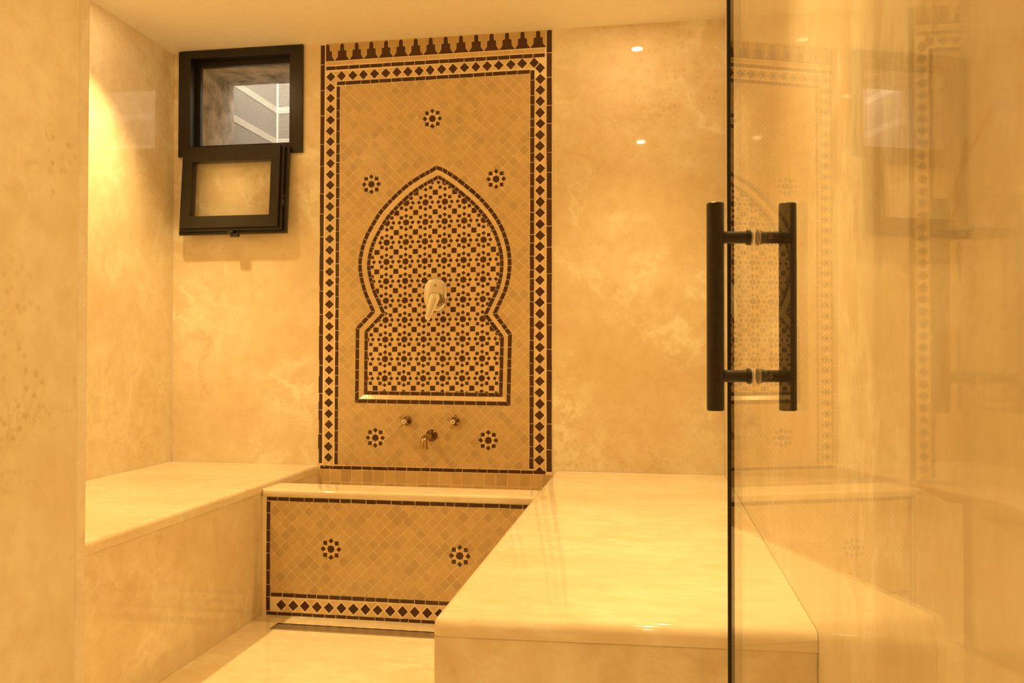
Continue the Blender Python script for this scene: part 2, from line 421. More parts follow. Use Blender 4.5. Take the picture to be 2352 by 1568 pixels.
# ------------------------------------------------------------------ benches
def left_bench():
    t = empty('stone_bench', (XI-.35, 2.1, 0), label='built-in cream marble bench along the left wall, under the small window', cat='bench', group='marble benches')
    bm = nb(); slab(bm, XL+.001, XI, YFW+.001, D-.001, ZB-.034, ZB, [lambda c: c.x > XI-.01 and c.z > ZB-.01], .017)
    obj('top_slab', bm, M['bench'], t, smooth='auto')
    bm = nb(); box(bm, XL+.001, XI-.004, YFW+.001, D-.001, 0.0005, ZB-.0346)
    obj('front_panel', bm, M['face'], t, bevel=.001, label='plain beige marble front of the bench')
def skew(bm):
    for v in bm.verts:
        if v.co.y < YF+.05: v.co.y -= .031*(XR-v.co.x)/(XR-XB)
def right_bench():
    t = empty('stone_bench', (XB+.35, 2.6, 0), label='built-in cream marble bench in the right foreground, behind the glass door', cat='bench', group='marble benches')
    bm = nb(); slab(bm, XB, XR-.001, YF, D-.001, ZB-.036, ZB, [lambda c: c.y < YF+.01 and c.z > ZB-.01, lambda c: c.x < XB+.01 and c.z > ZB-.01, lambda c: c.x < XB+.01 and c.y < YF+.01], .019, 8)
    skew(bm); obj('top_slab', bm, M['bench'], t, smooth='auto')
    bm = nb(); box(bm, XB+.003, XR-.001, YF+.003, D-.001, 0.0005, ZB-.0366)
    skew(bm); obj('front_panel', bm, M['face'], t, bevel=.003, label='beige marble cladding with pale cloudy veins')
left_bench(); right_bench()

# ------------------------------------------------------------------ basin between the benches
def basin():
    x0, x1 = XI-.0035, XB+.0022
    xs0, xs1 = XI-.003, XB-.0006
    t = empty('plunge_basin', ((x0+x1)/2, 3.2, 0), label='raised basin between the benches with a tiled front and cream stone ledge', cat='basin')
    bm = nb(); slab(bm, x0+.0045, x1-.003, YP-.016, YP+.142, ZLEDGE-.030, ZLEDGE, [lambda c: c.y < YP and c.z > ZLEDGE-.04 and True], .0135, 6)
    obj('ledge_slab', bm, M['bench'], t, smooth='auto', label='cream marble ledge with a rounded nose')
    bm = nb(); box(bm, xs0, xs1, YP+.001, YP+.135, .0005, ZLEDGE-.0305); box(bm, xs0, xs1, YP+.136, D+.012, .0005, .14)
    obj('basin_body', bm, M['grout'], t)
    # tiled front
    lo, hi = (-1.4605, .012), (xs1, .446); xa = FP(616.4, 1200).x
    T = Tiles(YP+.001)
    r0, r1 = FP(609.7, 1141.9), FP(1208, 1165.7); zt = (r0.y+r1.y)/2
    zt = min(zt, ZLEDGE-.030-.0085)
    bricks(T, (xa-.008, zt), (hi[0], zt), .0145, .050, DARK)
    l1 = (FP(623, 1364).y + FP(1022.8, 1386.4).y)/2; l2 = (FP(646, 1387.7).y + FP(981.5, 1408.6).y)/2; l3 = (FP(613, 1407.6).y + FP(989.8, 1429.4).y)/2
    xf = xa + .0085
    bricks(T, (xa+.0095, l1), (hi[0], l1), .0150, .047, DARK); bricks(T, (xa-.008, l3), (hi[0], l3), .0150, .048, DARK)
    bricks(T, (xa, l3+.009), (xa, zt-.009), .0150, .050, DARK)
    T.build('dark_border', t, label='dark brown glazed bars round the front')
    T = Tiles(YP+.001); a, b = FP(646, 1387.7), FP(981.5, 1408.6); p = (b-a).length/12; hw = (l1-l3)/2 - .0095
    n = int((hi[0]-a.x-.021)/p); diamonds(T, (a.x, l2), (a.x+p*n, l2), n, hw, .0205, ends=(False, False))
    T.build('diamond_border', t, label='row of dark diamonds between pale triangles')
    P = .090; cs = [FP(760, 1260.8), FP(1055.9, 1276.4)]
    cuts = [[c + q*P for q in ROS] for c in cs]; x_lo, z_lo, z_hi = xa+.0088, l1+.0088, zt-.0088
    cuts.append([Vector(q) for q in ((x_lo, z_lo), (hi[0], z_lo), (hi[0], z_hi), (x_lo, z_hi))])
    keep = lambda p: x_lo < p[0] < hi[0] and z_lo < p[1] < z_hi and not inside(p, cuts[0]) and not inside(p, cuts[1])
    T = Tiles(YP+.001); field(T, (x_lo, z_lo), (hi[0], z_hi), (cs[0].x+.004, cs[0].y), .0462, .0455, keep, cuts)
    T.build('field_tiles', t, label='small sand coloured square tiles set on their corners')
    for c in cs: rosette(YP+.001, c, P, t)
basin()

# ------------------------------------------------------------------ tiled fountain panel on the back wall
APEX = (1001.6, 380)
RUN_R = [(1001.6, 380), (1018, 385.5), (1044.5, 401.5), (1070, 421), (1098, 444.5), (1118, 465.5), (1137.5, 489.5), (1154, 517), (1165, 545), (1172.3, 573), (1175, 600), (1174, 624), (1170.5, 646), (1163.5, 670.5), (1153.8, 692.5), (1141.2, 719.2)]
RUN_L = [(852.3, 714.5), (846, 699.5), (836.5, 677.5), (829, 653), (824.2, 629), (822.5, 609.5), (823.8, 592.5), (829, 566), (838.8, 539.5), (852, 515), (868, 488.5), (887.3, 465.5), (909, 443.5), (933.3, 422), (962.3, 402.5), (983, 391), (1001.6, 380)]
def smooth_run(P, k=4):
    P = [Vector(p) for p in P]; out = []
    for i in range(len(P)-1):
        a, b = P[i], P[i+1]; p0 = P[i-1] if i else a*2-b; p3 = P[i+2] if i+2 < len(P) else b*2-a
        for j in range(k):
            t = j/k; out.append(.5*((2*a) + (b-p0)*t + (2*p0-5*a+4*b-p3)*t*t + (3*a-p0-3*b+p3)*t**3))
    return out + [P[-1]]
wp = lambda L: [WP(*p) for p in L]
def line_run(a, b, k=24): return [lerp(a, b, i/k) for i in range(k+1)]
wR, sR, bR, bL, sL, wL = (WP(*p) for p in ((1141.2, 719.2), (1175.9, 766), (1172.1, 933.1), (815.2, 925.9), (817, 752.3), (852.3, 714.5)))
RUNS = [smooth_run(wp(RUN_R)), line_run(wR, sR), line_run(sR, bR), line_run(bR, bL, 40), line_run(bL, sL), line_run(sL, wL), smooth_run(wp(RUN_L))]
# inward mitre vector of every sample
OUT = [p for r in RUNS for p in r[:-1]]
SGN = 1 if area(OUT) > 0 else -1
OFFV = []
for i in range(len(OUT)):
    a, b, c = OUT[i-1], OUT[i], OUT[(i+1) % len(OUT)]
    e1, e2 = (b-a).normalized(), (c-b).normalized(); n1, n2 = Vector((-e1.y, e1.x))*SGN, Vector((-e2.y, e2.x))*SGN
    m = (n1+n2).normalized(); OFFV.append(m/max(m.dot(n1), .35))
_b = 0
for _r in RUNS:         # near a corner the samples slide along with the mitre so that no two tiles cross
    _n = len(_r)-1; _cum = [0]
    for i in range(_n): _cum.append(_cum[-1] + (_r[i+1]-_r[i]).length)
    _A = min(.10, _cum[-1]*.5); ts = (_r[1]-_r[0]).normalized(); te = (_r[-2]-_r[-1]).normalized()
    m0, m1 = OFFV[_b % len(OUT)].copy(), OFFV[(_b+_n) % len(OUT)].copy(); t0, t1 = m0.dot(ts), m1.dot(te)
    for i in range(1, _n):
        tg_ = (_r[i+1]-_r[i-1]).normalized()
        OFFV[_b+i] = OFFV[_b+i] + tg_*(t0*max(0, 1-_cum[i]/_A)) - tg_*(t1*max(0, 1-(_cum[-1]-_cum[i])/_A))
    _b += _n
def off(i, d): i %= len(OUT); return OUT[i] + OFFV[i]*d
def ring(d): return [off(i, d) for i in range(len(OUT))]
DEPTH = .012
def dring(d): return 0. if d <= .0185 else (DEPTH if d >= .0360 else DEPTH*(d-.0185)/.0175)
def arch_tiles(T, d0, d1, L, col, jit=.12):
    base = 0
    for r in RUNS:
        n = len(r)-1; cum = [0]
        for i in range(n): cum.append(cum[-1] + (r[i+1]-r[i]).length)
        def at(s, d):
            s = cl(s, 0, cum[-1]); i = 0
            while i < n-1 and cum[i+1] < s: i += 1
            t = (s-cum[i])/(cum[i+1]-cum[i]); return off(base+i, d)*(1-t) + off(base+i+1, d)*t
        k = max(1, round(cum[-1]/L(len(r), cum[-1]))); cuts = [0] + [cum[-1]*(i+random.uniform(-.15, .15))/k for i in range(1, k)] + [cum[-1]]
        for a, b in zip(cuts, cuts[1:]):
            m = 3; ss = [a+.0011+(b-a-.0022)*q/m for q in range(m+1)]
            P = [at(s, d0) for s in ss]; Q = [at(s, d1) for s in reversed(ss)]
            y0, y1 = dring(d0), dring(d1); pts = P+Q; ys = [y0]*len(P) + [y1]*len(Q)
            if area(pts) < 0: pts.reverse(); ys.reverse()
            kk = random.uniform(1-jit, 1+jit); c = tuple(v*kk for v in col) + (1,); bse = len(T.v); nn = len(pts)
            for p, yy in zip(pts, ys): T.v.append((p.x, T.y+yy-T.h, p.y))
            for p, yy in zip(pts, ys): T.v.append((p.x, T.y+yy+.0006, p.y))
            for q in range(m): T.f.append((bse+q, bse+q+1, bse+nn-2-q, bse+nn-1-q)); T.c.append(c)
            for q in range(nn): w = (q+1) % nn; T.f.append((bse+q, bse+nn+q, bse+nn+w, bse+w)); T.c.append(c)
        base += n
def strip_mesh(A, B, ya, yb, bm):
    va = [bm.verts.new((p.x, ya, p.y)) for p in A]; vb = [bm.verts.new((p.x, yb, p.y)) for p in B]; n = len(A)
    for i in range(n): bm.faces.new((va[i], va[(i+1) % n], vb[(i+1) % n], vb[i]))
def flat(bm, loops, y):
    L3 = [[Vector((p[0], y, p[1])) for p in l] for l in loops]; tri = geometry.tessellate_polygon(L3); V = [bm.verts.new(v) for l in L3 for v in l]
    for t in tri:
        try: bm.faces.new([V[i] for i in t])
        except ValueError: pass
def panel():
    t = empty('tiled_panel', ((PX0+PX1)/2, D, .5), label='tall mosaic wall panel of brown and sand tiles with a pointed arch', cat='tile panel')
    zb, zt = .45, ZC-.0008
    bm = nb(); Y = D + .0006
    rect = [Vector(p) for p in ((PX0+.001, PZ0+.012), (PX1-.001, PZ0+.012), (PX1-.001, zt), (PX0+.001, zt))]
    h0, h1 = ring(.0185), ring(.0362)
    flat(bm, [rect, h0], Y); strip_mesh(h0, h1, Y, Y+DEPTH, bm); flat(bm, [h1], Y+DEPTH)
    back = [bm.verts.new((p.x, D+.038, p.y)) for p in rect]; bm.faces.new(back)
    fr = [v for v in bm.verts if abs(v.co.y-Y) < 1e-6][:0]
    obj('grout_bed', bm, M['grout'], t, label='pale cement joints between the tiles')
    T0 = lambda: Tiles(Y)
    # outer dark verticals, bottom row
    T = T0()
    bricks(T, WP(741.8, 103.5), WP(735.2, 1066), .0188, .108, DARK); bricks(T, WP(1261.6, 66), WP(1261.3, 1088), .0225, .108, DARK)
    bricks(T, WP(735, 1074.6), WP(1253.5, 1088.9), .0145, .050, DARK)
    bricks(T, WP(749, 157.4), WP(1252, 124.2), .0165, .052, DARK); bricks(T, WP(773.3, 191.8), WP(1217.5, 163), .0165, .052, DARK)
    bricks(T, WP(777, 198), WP(771.9, 1069), .0160, .050, DARK); bricks(T, WP(1223, 159), WP(1220.4, 1081), .0180, .050, DARK)
    T.build('dark_border', t, label='dark brown glazed bars framing the panel')
    T = T0()
    dl0, dl1 = WP(759.8, 176.2), WP(754.3, 1052); diamonds(T, dl0, dl1, 35, .0232, .0215, ends=(False, True))
    dr0, dr1 = WP(1241, 180), WP(1239.2, 1060); diamonds(T, dr0, dr1, 34, .0262, .0228, ends=(False, True))
    dt0, dt1 = WP(759.8, 176.2), WP(1226.5, 142.5); diamonds(T, dt0, dt1, 18, .0225, .0222, first=1, ends=(True, False))
    c = WP(1240.5, 154.5); T.poly([c+Vector(q) for q in ((-.021, 0), (0, -.023), (.021, 0), (0, .023))], DARK)
    c = WP(1239, 1082); T.poly([c+Vector(q) for q in ((-.018, -.006), (.018, -.006), (0, .012))], DARK)
    T.build('diamond_border', t, label='band of dark diamonds between pale triangles')
    # pale course and stepped cresting
    T = T0(); bricks(T, WP(749, 146.2), WP(1252, 113.2), .0165, .075, (.66, .51, .29), cjit=.06); T.build('pale_course', t, label='thin course of plain sand bars')
    T = T0(); A, B = WP(752.7, 140.6), WP(1236.2, 107.4); d, n = perp(A, B); k = 14; p = (B-A).length/k; u = p/142.5
    half = [(69.5, 0), (69.5, 6), (43, 41), (43, 93), (21, 95), (20, 145), (0, 166)]
    xlo, xhi = WP(748.6, 120).x, WP(1253.5, 100).x; lim = [Vector(q) for q in ((xlo, 1.9), (xhi, 1.9), (xhi, zt-.0025), (xlo, zt-.0025))]
    keep = lambda q: xlo < q[0] < xhi and q[1] < zt-.0025
    O = Tiles(Y)
    for i in range(k+1):
        c = A + d*p*i; out = [(x, y) for x, y in half] + [(-x, y) for x, y in reversed(half[:-1])]
        T.clip(inset([c + d*x*u + n*y*u for x, y in out], .0003), DARK, [lim], keep, jit=.12)
    for i in range(-1, k+1):
        c0, c1 = A + d*p*i, A + d*p*(i+1); top = 185
        out = [c0+d*x*u+n*y*u for x, y in half[1:]] + [c0+n*top*u, c1+n*top*u] + [c1-d*x*u+n*y*u for x, y in reversed(half[1:])]
        O.clip(inset(out, .0012), OLIVE, [lim], keep, jit=.05)
    T.build('stepped_cresting', t, label='row of dark stepped merlons along the top'); O.build('cresting_infill', t, label='dull olive sand tiles between the merlons')
    # arch outline
    T = T0(); L = lambda n, s: .0345 if n > 30 and s > .7 else (.050 if s > .25 else .031)
    Ld = lambda n, s: .031 if n > 45 else (.050 if s > .2 else .031)
    arch_tiles(T, 0, .0172, Ld, DARK); arch_tiles(T, .0372, .0530, Ld, DARK); T.build('arch_border', t, label='twin lines of dark bars tracing the pointed arch')
    T = T0(); arch_tiles(T, .0188, .0358, lambda n, s: .055 if n < 45 else .06, (.74, .60, .38), .05); T.build('arch_chamfer', t, label='sloping pale band between the dark lines of the arch')
    # plain field with the rosettes
    cs = [WP(993, 272), WP(853, 423), WP(1139.5, 411), WP(862, 1007), WP(1121.5, 1013.5)]; P = .097
    q = (WP(782.3, 197), WP(1217.3, 168), WP(1214, 1084), WP(776.8, 1070.5)); ctop = [q[0]+Vector((0, 0)), q[1], q[2]+Vector((0, .004)), q[3]]
    outl = [OUT[i] - OFFV[i]*.0014 for i in range(len(OUT))]; cuts = [[c + w*P for w in ROS] for c in cs] + [outl, ctop]
    keep = lambda z: inside(z, ctop) and not inside(z, outl) and not any(abs(z[0]-c.x) < .05 and abs(z[1]-c.y) < .05 and inside(z, r) for c, r in zip(cs, cuts))
    T = T0(); xs = [w.x for w in ctop]; zs = [w.y for w in ctop]
    field(T, (min(xs), min(zs)), (max(xs), max(zs)), (cs[0].x, cs[0].y+.012), .0483, .0478, keep, cuts); T.build('field_tiles', t, label='small sand coloured square tiles set on their corners')
    for c in cs: rosette(Y, c, P, t)
    # star mosaic inside the arch
    O0 = WP(975.7, 463.5); V = (WP(970, 869.2)-O0)/9; U = (WP(1109.7, 546.1)-WP(886.5, 552.7))/5
    reg = ring(.0542); ki = lambda z: inside(z, reg); T = Tiles(Y+DEPTH); per = U.length
    f = lambda s, r, Q: [O0 + U*(s+q[0]) - V*(r+q[1]) for q in Q]
    f = lambda s, r, Q: [O0 + U*(s+w[0]) + V*(r-w[1]) for w in Q]
    house = [Vector(w) for w in ((-.122, .130), (.122, .130), (.162, .168), (.162, .335), (.150, .385), (0, .497), (-.150, .385), (-.162, .335), (-.162, .168))]
    for s in range(-6, 8):
        for r in range(-3, 12):
            T.clip(f(s, r, jitter(star(.186), .006)), DARK, [reg], ki, jit=.15)
            for a, b in ((.345, 0), (.655, 0), (0, .345), (0, .655)): T.clip(f(s, r, jitter([w + Vector((a, b)) for w in DI], .009)), DARK, [reg], ki, jit=.15)
            for a in (.25, .75):
                for b in (.25, .75): T.clip(f(s, r, jitter([w + Vector((a, b)) for w in SQ], .008)), DARK, [reg], ki, jit=.15)
            T.clip(f(s, r, jitter([Vector((.5+a, .5+b)) for a, b in ((-.13, -.13), (.13, -.13), (.13, .13), (-.13, .13))], .007)), DARK, [reg], ki, jit=.15)
            for K in KITES: T.clip(inset(f(s, r, K), .0008), PALE, [reg], ki, jit=.05)
            for h in range(4): T.clip(inset(f(s, r, [w + Vector((.5, .5)) for w in rot(house, h*PI/2)]), .0007), PALE, [reg], ki, jit=.05)
    T.build('star_mosaic', t, label='repeating eight pointed star mosaic inside the arch')
    # plain courses down inside the basin
    T = T0(); z1 = WP(900, 1083).y - .001; hgt = .0555; x = PX0+.004; row = 0
    while z1 - hgt > .2:
        x = PX0+.003
        while x < PX1-.006:
            w = min(.0502, PX1-.003-x); k = random.choice((.82, .9, .95, 1)); r = lambda: random.uniform(-.0007, .0007)
            if w > .01: T.poly([(x+.0012+r(), z1-hgt+.0012), (x+w-.001+r(), z1-hgt+.0012), (x+w-.001+r(), z1-.0015), (x+.0012+r(), z1-.0015)], tuple(c*k for c in (.60, .46, .27)), jit=.04)
            x += .0502
        z1 -= hgt
    T.build('basin_tiles', t, label='upright square sand tiles above the basin')
panel()

# ------------------------------------------------------------------ taps
def shower_mixer():
    c = WP(999, 676.5); y = D + DEPTH + .0006 - .0014
    t = empty('shower_mixer', (c.x, y, c.y), label='chrome lever mixer on an oval plate in the middle of the star mosaic', cat='shower mixer')
    bm = nb(); hw, hh = .0525, .0735; n = 64; rs = []
    def ov(k, dy):
        pts = []
        for i in range(n):
            a = 2*PI*i/n; ca, sa = math.cos(a), math.sin(a); e = 2/2.5
            pts.append((c.x + hw*k*math.copysign(abs(ca)**e, ca), y+dy, c.y + hh*k*math.copysign(abs(sa)**e, sa)*(1.0)))
        return pts
    rings(bm, [ov(.985, 0), ov(1.0, -.002), ov(.99, -.007), ov(.955, -.0105), ov(.90, -.012), ov(.4, -.0135)])
    obj('cover_plate', bm, M['chrome'], t, smooth='auto')
    bm = nb(); s = WP(1000.5, 655.5); lathe(bm, (s.x, y-.0115, s.y), (0, -1, 0), [(0, .0055), (.004, .0055), (.005, .0045), (.0052, .002)], 20)
    obj('screw', bm, M['chromed'], t, smooth='auto', label='small dark screw')
    b = WP(1009.5, 689); B = Vector((b.x, y-.012, b.y))
    bm = nb(); lathe(bm, B, (0, -1, 0), [(0, .0275), (.010, .0275), (.012, .0258), (.028, .0256), (.030, .0240), (.048, .0240), (.050, .0225), (.076, .0215)], 40)
    obj('valve_body', bm, M['chromed'], t, smooth='auto', label='round ribbed chrome valve neck')
    # lever: round head in front of the neck, tapering to a paddle down to the left
    bm = nb(); H = B + Vector((-.002, -.086, .005)); dirv = Vector((-.30, -.12, -1)).normalized(); side = dirv.cross(Vector((0, -1, 0))).normalized(); nrm = side.cross(dirv).normalized()
    if nrm.y > 0: nrm = -nrm
    rs = []
    for s_, w_, th in ((-.0245, .004, .002), (-.0230, .012, .005), (-.017, .0190, .008), (-.008, .0235, .011), (.004, .0242, .012), (.018, .0235, .0115), (.032, .0215, .0105), (.048, .0185, .0095), (.066, .0150, .0065), (.084, .0122, .0048), (.096, .0112, .0036), (.099, .0080, .002)):
        cc = H + dirv*s_ + nrm*(-.004 if s_ > .03 else -.004); rs.append([cc + side*w_*math.cos(2*PI*k/28) + nrm*th*math.sin(2*PI*k/28) for k in range(28)])
    rings(bm, rs); obj('lever', bm, M['chrome'], t, smooth=True)
shower_mixer()
def valve(px, py, ang, label):
    c = WP(px, py); t = empty('tap_valve', (c.x, D-.0008, c.y), label=label, cat='tap', group='pair of cross handle taps')
    bm = nb(); lathe(bm, (0, 0, 0), (0, -1, 0), [(0, .0195), (.003, .0195), (.006, .0170), (.010, .0125), (.016, .0105), (.024, .0098)], 32)
    obj('wall_flange', bm, M['bronzed'], t, smooth='auto', local=True, label='dark bronze wall flange')
    bm = nb(); lathe(bm, (0, -.024, 0), (0, -1, 0), [(0, .0100), (.006, .0125), (.014, .0120), (.020, .0105), (.024, .0108), (.026, .0100)], 32)
    for k in range(4):
        a = ang + k*PI/2; dv = Vector((math.cos(a), 0, math.sin(a))); lathe(bm, Vector((0, -.036, 0)) + dv*.008, dv, [(0, .0036), (.010, .0031), (.012, .0040), (.0145, .0060), (.0175, .0066), (.0208, .0054), (.0228, .0018)], 16)
    obj('cross_handle', bm, M['bronze'], t, smooth='auto', local=True)
    bm = nb(); lathe(bm, (0, -.050, 0), (0, -1, 0), [(0, .0096), (.0012, .0096), (.0022, .0080), (.0026, .003)], 28)
    cp = obj('porcelain_cap', bm, M['porcelain'], t, smooth='auto', local=True, label='small white porcelain cap with a dark mark')
    bm = nb()
    for x, w, h in ((-.0026, .0007, .0036), (0, .0007, .0042), (.0026, .0007, .0036)): box(bm, x-w, x+w, -.0530, -.0522, -h, h)
    xform(bm, bm.verts, Matrix.Rotation(-ang+PI/4, 4, 'Y')); obj('cap_mark', bm, M['ink'], cp, local=True)
    return t
valve(935.4, 967.5, PI/4+.08, 'antique bronze cross handle tap with porcelain cap, left of the spout')
valve(1046.0, 968.2, PI/4+.42, 'antique bronze cross handle tap with porcelain cap, right of the spout')
def spout():
    c = WP(992, 1001.5); t = empty('basin_spout', (c.x, D-.0008, c.y), label='antique bronze spout bending down over the basin', cat='spout')
    bm = nb(); lathe(bm, (0, 0, 0), (0, -1, 0), [(0, .0255), (.003, .0255), (.0055, .0235), (.009, .0195), (.012, .0165), (.014, .0140)], 36)
    obj('wall_flange', bm, M['bronzed'], t, smooth='auto', local=True, label='round dark bronze wall flange')
    bm = nb(); path = [(0, -.006, 0)]; rr = [.0128]
    for k in range(1, 8): path.append((0, -.006-.014*k, -.0001*k)); rr.append(.0128)
    cy, cz, R = -.104, -.031, .031
    for k in range(1, 9):
        a = PI/2*k/9; path.append((0, cy-R*math.sin(a), cz+R*math.cos(a))); rr.append(.0132+.0042*k/9)
    path += [(0, cy-R-.0008, cz-.003), (0, cy-R-.0014, cz-.008), (0, cy-R-.002, cz-.013)]; rr += [.0182, .0190, .0196]
    tube(bm, path, rr, 28); obj('spout_tube', bm, M['bronze'], t, smooth='auto', local=True)
spout()

# ------------------------------------------------------------------ floor drain in front of the basin
def drain():
    x0, x1, y0, y1 = -1.366, XB+.002, 2.872, 2.932
    t = empty('linear_drain', ((x0+x1)/2, 2.9, 0), label='long narrow steel floor drain in front of the basin', cat='drain')
    bm = nb(); box(bm, x0, x1, y0, y0+.0025, .0004, .004); box(bm, x0, x1, y1-.0025, y1, .0004, .004); box(bm, x0, x0+.0025, y0, y1, .0004, .004)
    obj('channel_frame', bm, M['chromed'], t)
    bm = nb(); box(bm, x0+.003, x1, y0+.003, y1-.006, .0004, .0028); obj('cover_plate', bm, M['steel'], t, bevel=.0004)
    bm = nb(); box(bm, x0+.003, x1, y1-.006, y1-.0025, .0004, .0012); obj('slot_shade', bm, M['rubber'], t, label='black strip coloured as the shade in an open slot')  # solid black strip, the shade of the slot put into its colour
drain()

# ------------------------------------------------------------------ window, open hopper sash, light well
def frame_mesh(bm, ox0, ox1, oz0, oz1, ix0, ix1, iz0, iz1, ya, yb):
    """rectangular frame with mitred corners between depths ya (front) and yb"""
    o = [(ox0, oz0), (ox1, oz0), (ox1, oz1), (ox0, oz1)]; i = [(ix0, iz0), (ix1, iz0), (ix1, iz1), (ix0, iz1)]
    V = {}
    for nm, L, y in (('of', o, ya), ('if', i, ya), ('ob', o, yb), ('ib', i, yb)): V[nm] = [bm.verts.new((x, y, z)) for x, z in L]
    for k in range(4):
        j = (k+1) % 4
        for a, b in (('of', 'if'), ('ob', 'ib'), ('of', 'ob'), ('if', 'ib')): bm.faces.new((V[a][k], V[a][j], V[b][j], V[b][k]))
def window():
    t = empty('window_1', ((WX0+WX1)/2, D, WZ0), label='small black framed window up in the corner, its sash hanging open', cat='window', kind='structure')
    bm = nb(); fx0, fx1, fz0, fz1 = -2.1605, -1.5535, 1.903, 2.3895
    frame_mesh(bm, fx0, fx1, fz0, fz1, WX0+.004, WX1-.004, WZ0+.003, WZ1-.004, D-.0135, D-.0006)
    frame_mesh(bm, WX0+.001, WX1-.001, WZ0+.001, WZ1-.001, WX0+.0045, WX1-.0045, WZ0+.0035, WZ1-.0045, D-.013, D+.055)
    frame_mesh(bm, WX0+.001, WX1-.001, WZ0+.001, WZ1-.001, WX0+.024, WX1-.018, WZ0+.020, WZ1-.030, D+.040, D+.062)
    obj('window_frame', bm, M['black'], t, bevel=.0012)
    for x in (fx0+.165, fx1-.185):
        bm = nb(); box(bm, x-.028, x+.028, D-.030, D-.0137, fz0+.022, fz0+.040); tube(bm, [(x-.030, D-.031, fz0+.018), (x+.030, D-.031, fz0+.018)], .0055, 12)
        obj('hinge', bm, M['black'], t, smooth='auto')
    # sash, hinged along the frame's lower edge and folded down in front of the wall
    bm = nb(); w0, w1, h = -2.122, -1.604, .394
    sh = empty('tmp', (0, 0, 0)); bpy.data.objects.remove(sh)
    ang = math.radians(4.3); piv = Vector(((w0+w1)/2, D-.040, fz0+.024))
    hw = (w1-w0)/2
    def P(bm): xform(bm, bm.verts, Matrix.Translation(piv) @ Matrix.Rotation(-ang, 4, 'X'))
    frame_mesh(bm, -hw+.018, hw-.030, -h+.024, 0, -hw+.066, hw-.072, -h+.078, -.066, -.026, .006)      # front face of the profile
    frame_mesh(bm, -hw+.010, hw-.016, -h+.012, -.001, -hw+.068, hw-.070, -h+.076, -.064, -.012, .012)     # rebate step
    frame_mesh(bm, -hw, hw, -h, -.002, -hw+.064, hw-.068, -h+.074, -.060, .004, .020)                     # outer lip next to the wall
    P(bm); sash = obj('sash', bm, M['black'], t, bevel=.0012, label='open black sash hanging down over the wall')
    bm = nb(); box(bm, -hw+.060, hw-.066, -.004, -.001, -h+.072, -.060); P(bm); obj('glass_pane', bm, M['glass'], sash)
    bm = nb(); box(bm, -.006, .022, -.030, .002, -h-.003, -h+.008); box(bm, .004, .042, -.022, -.004, -h-.017, -h-.003); P(bm); obj('latch', bm, M['black'], sash, bevel=.002)
    bm = nb(); box(bm, hw-.0155, hw-.0145, -.008, .000, -h+.125, -h+.150); box(bm, hw-.0155, hw-.0145, -.008, .000, -h+.160, -h+.170); P(bm); obj('strike_plate', bm, M['steel'], sash, label='small bare metal plate')
window()
def light_well():
    ye = D+.345
    bm = nb(); box(bm, WX0-.02, WX0-.0005, D+.064, ye, WZ0, WZ1); box(bm, WX0-.02, WX1+.02, D+.064, ye, WZ1-.03, WZ1-.0005); box(bm, WX1+.0005, WX1+.02, D+.064, ye, WZ0, WZ1)
    for v in bm.verts:
        if v.co.y > ye-.01 and v.co.z < 2.33 and v.co.x < WX0: pass
    bm.free()
    # thick lining of the opening, rough concrete
    bm = nb(); box(bm, WX0+.0005, WX0+.018, D+.064, ye+.02, WZ0+.012, WZ1-.010); box(bm, WX0+.0005, WX1-.0005, D+.064, ye+.02, WZ1-.010, WZ1-.0005); box(bm, WX0+.0005, WX1-.0005, D+.064, ye+.02, WZ0+.0005, WZ0+.012)
    bmesh.ops.subdivide_edges(bm, edges=bm.edges, cuts=6, use_grid_fill=True)
    for v in bm.verts:
        if v.co.y > D+.08 and v.co.x < WX1-.01: v.co += Vector((random.uniform(0, .004) if v.co.x < WX0+.03 else 0, 0, random.uniform(-.003, 0) if v.co.z > WZ1-.02 else 0))
    tag(obj('wall_reveal', bm, M['concrete'], smooth=False), 'rough concrete lining of the window opening', 'wall', kind='structure')
    # ribbed grey cladding of the light well: left side running away, then the far side
    xw = -2.165; ya, yb = ye+.022, 4.600
    for nm, side, lab in (('wall_lightwell_side', 0, 'ribbed grey cladding on the near side of the light well outside'), ('wall_lightwell_far', 1, 'ribbed grey cladding facing the window across the light well')):
        bm = nb(); z = 1.2; p = .0062; zs = []
        while z < 3.3:
            band = any(abs(z-b) < .017 for b in (2.225, 2.412, 2.03, 2.60))
            zs += [(z, .0), (z+p*.30, .0), (z+p*.36, .004 if not band else -.003), (z+p*.85, .004 if not band else -.003)]; z += p
        if side == 0: pts = [[(xw - d_ + (-.012 if False else 0), y, z_) for z_, d_ in zs] for y in (ya, yb)]
        else: pts = [[(x, yb + d_, z_) for z_, d_ in zs] for x in (xw+.004, -.9)]
        A = [bm.verts.new(q) for q in pts[0]]; B = [bm.verts.new(q) for q in pts[1]]
        for i in range(len(A)-1):
            f = bm.faces.new((A[i], B[i], B[i+1], A[i+1])); f.material_index = 1 if (i % 4) in (1, 2) and zs[i+1][1] > 0 else 0
            if (i % 4) == 2 and zs[i][1] > 0: f.material_index = 1
        if side == 0: box(bm, xw-.03, xw-.006, ya, yb+.03, 1.2, 3.3)
        else: box(bm, xw-.03, -.9, yb+.006, yb+.03, 1.2, 3.3); box(bm, xw+.001, xw+.010, yb-.010, yb-.001, 1.2, 3.3)
        tag(obj(nm, bm, [M['slat'], M['gap']]), lab, 'wall', kind='structure')
    bm = nb(); box(bm, -.92, -.9, ya, 4.6, 1.2, 3.3); box(bm, -2.2, -.9, ya, 4.64, 1.17, 1.2)
    tag(obj('wall_lightwell_end', bm, M['concrete']), 'plain end of the light well outside', 'wall', kind='structure')
light_well()

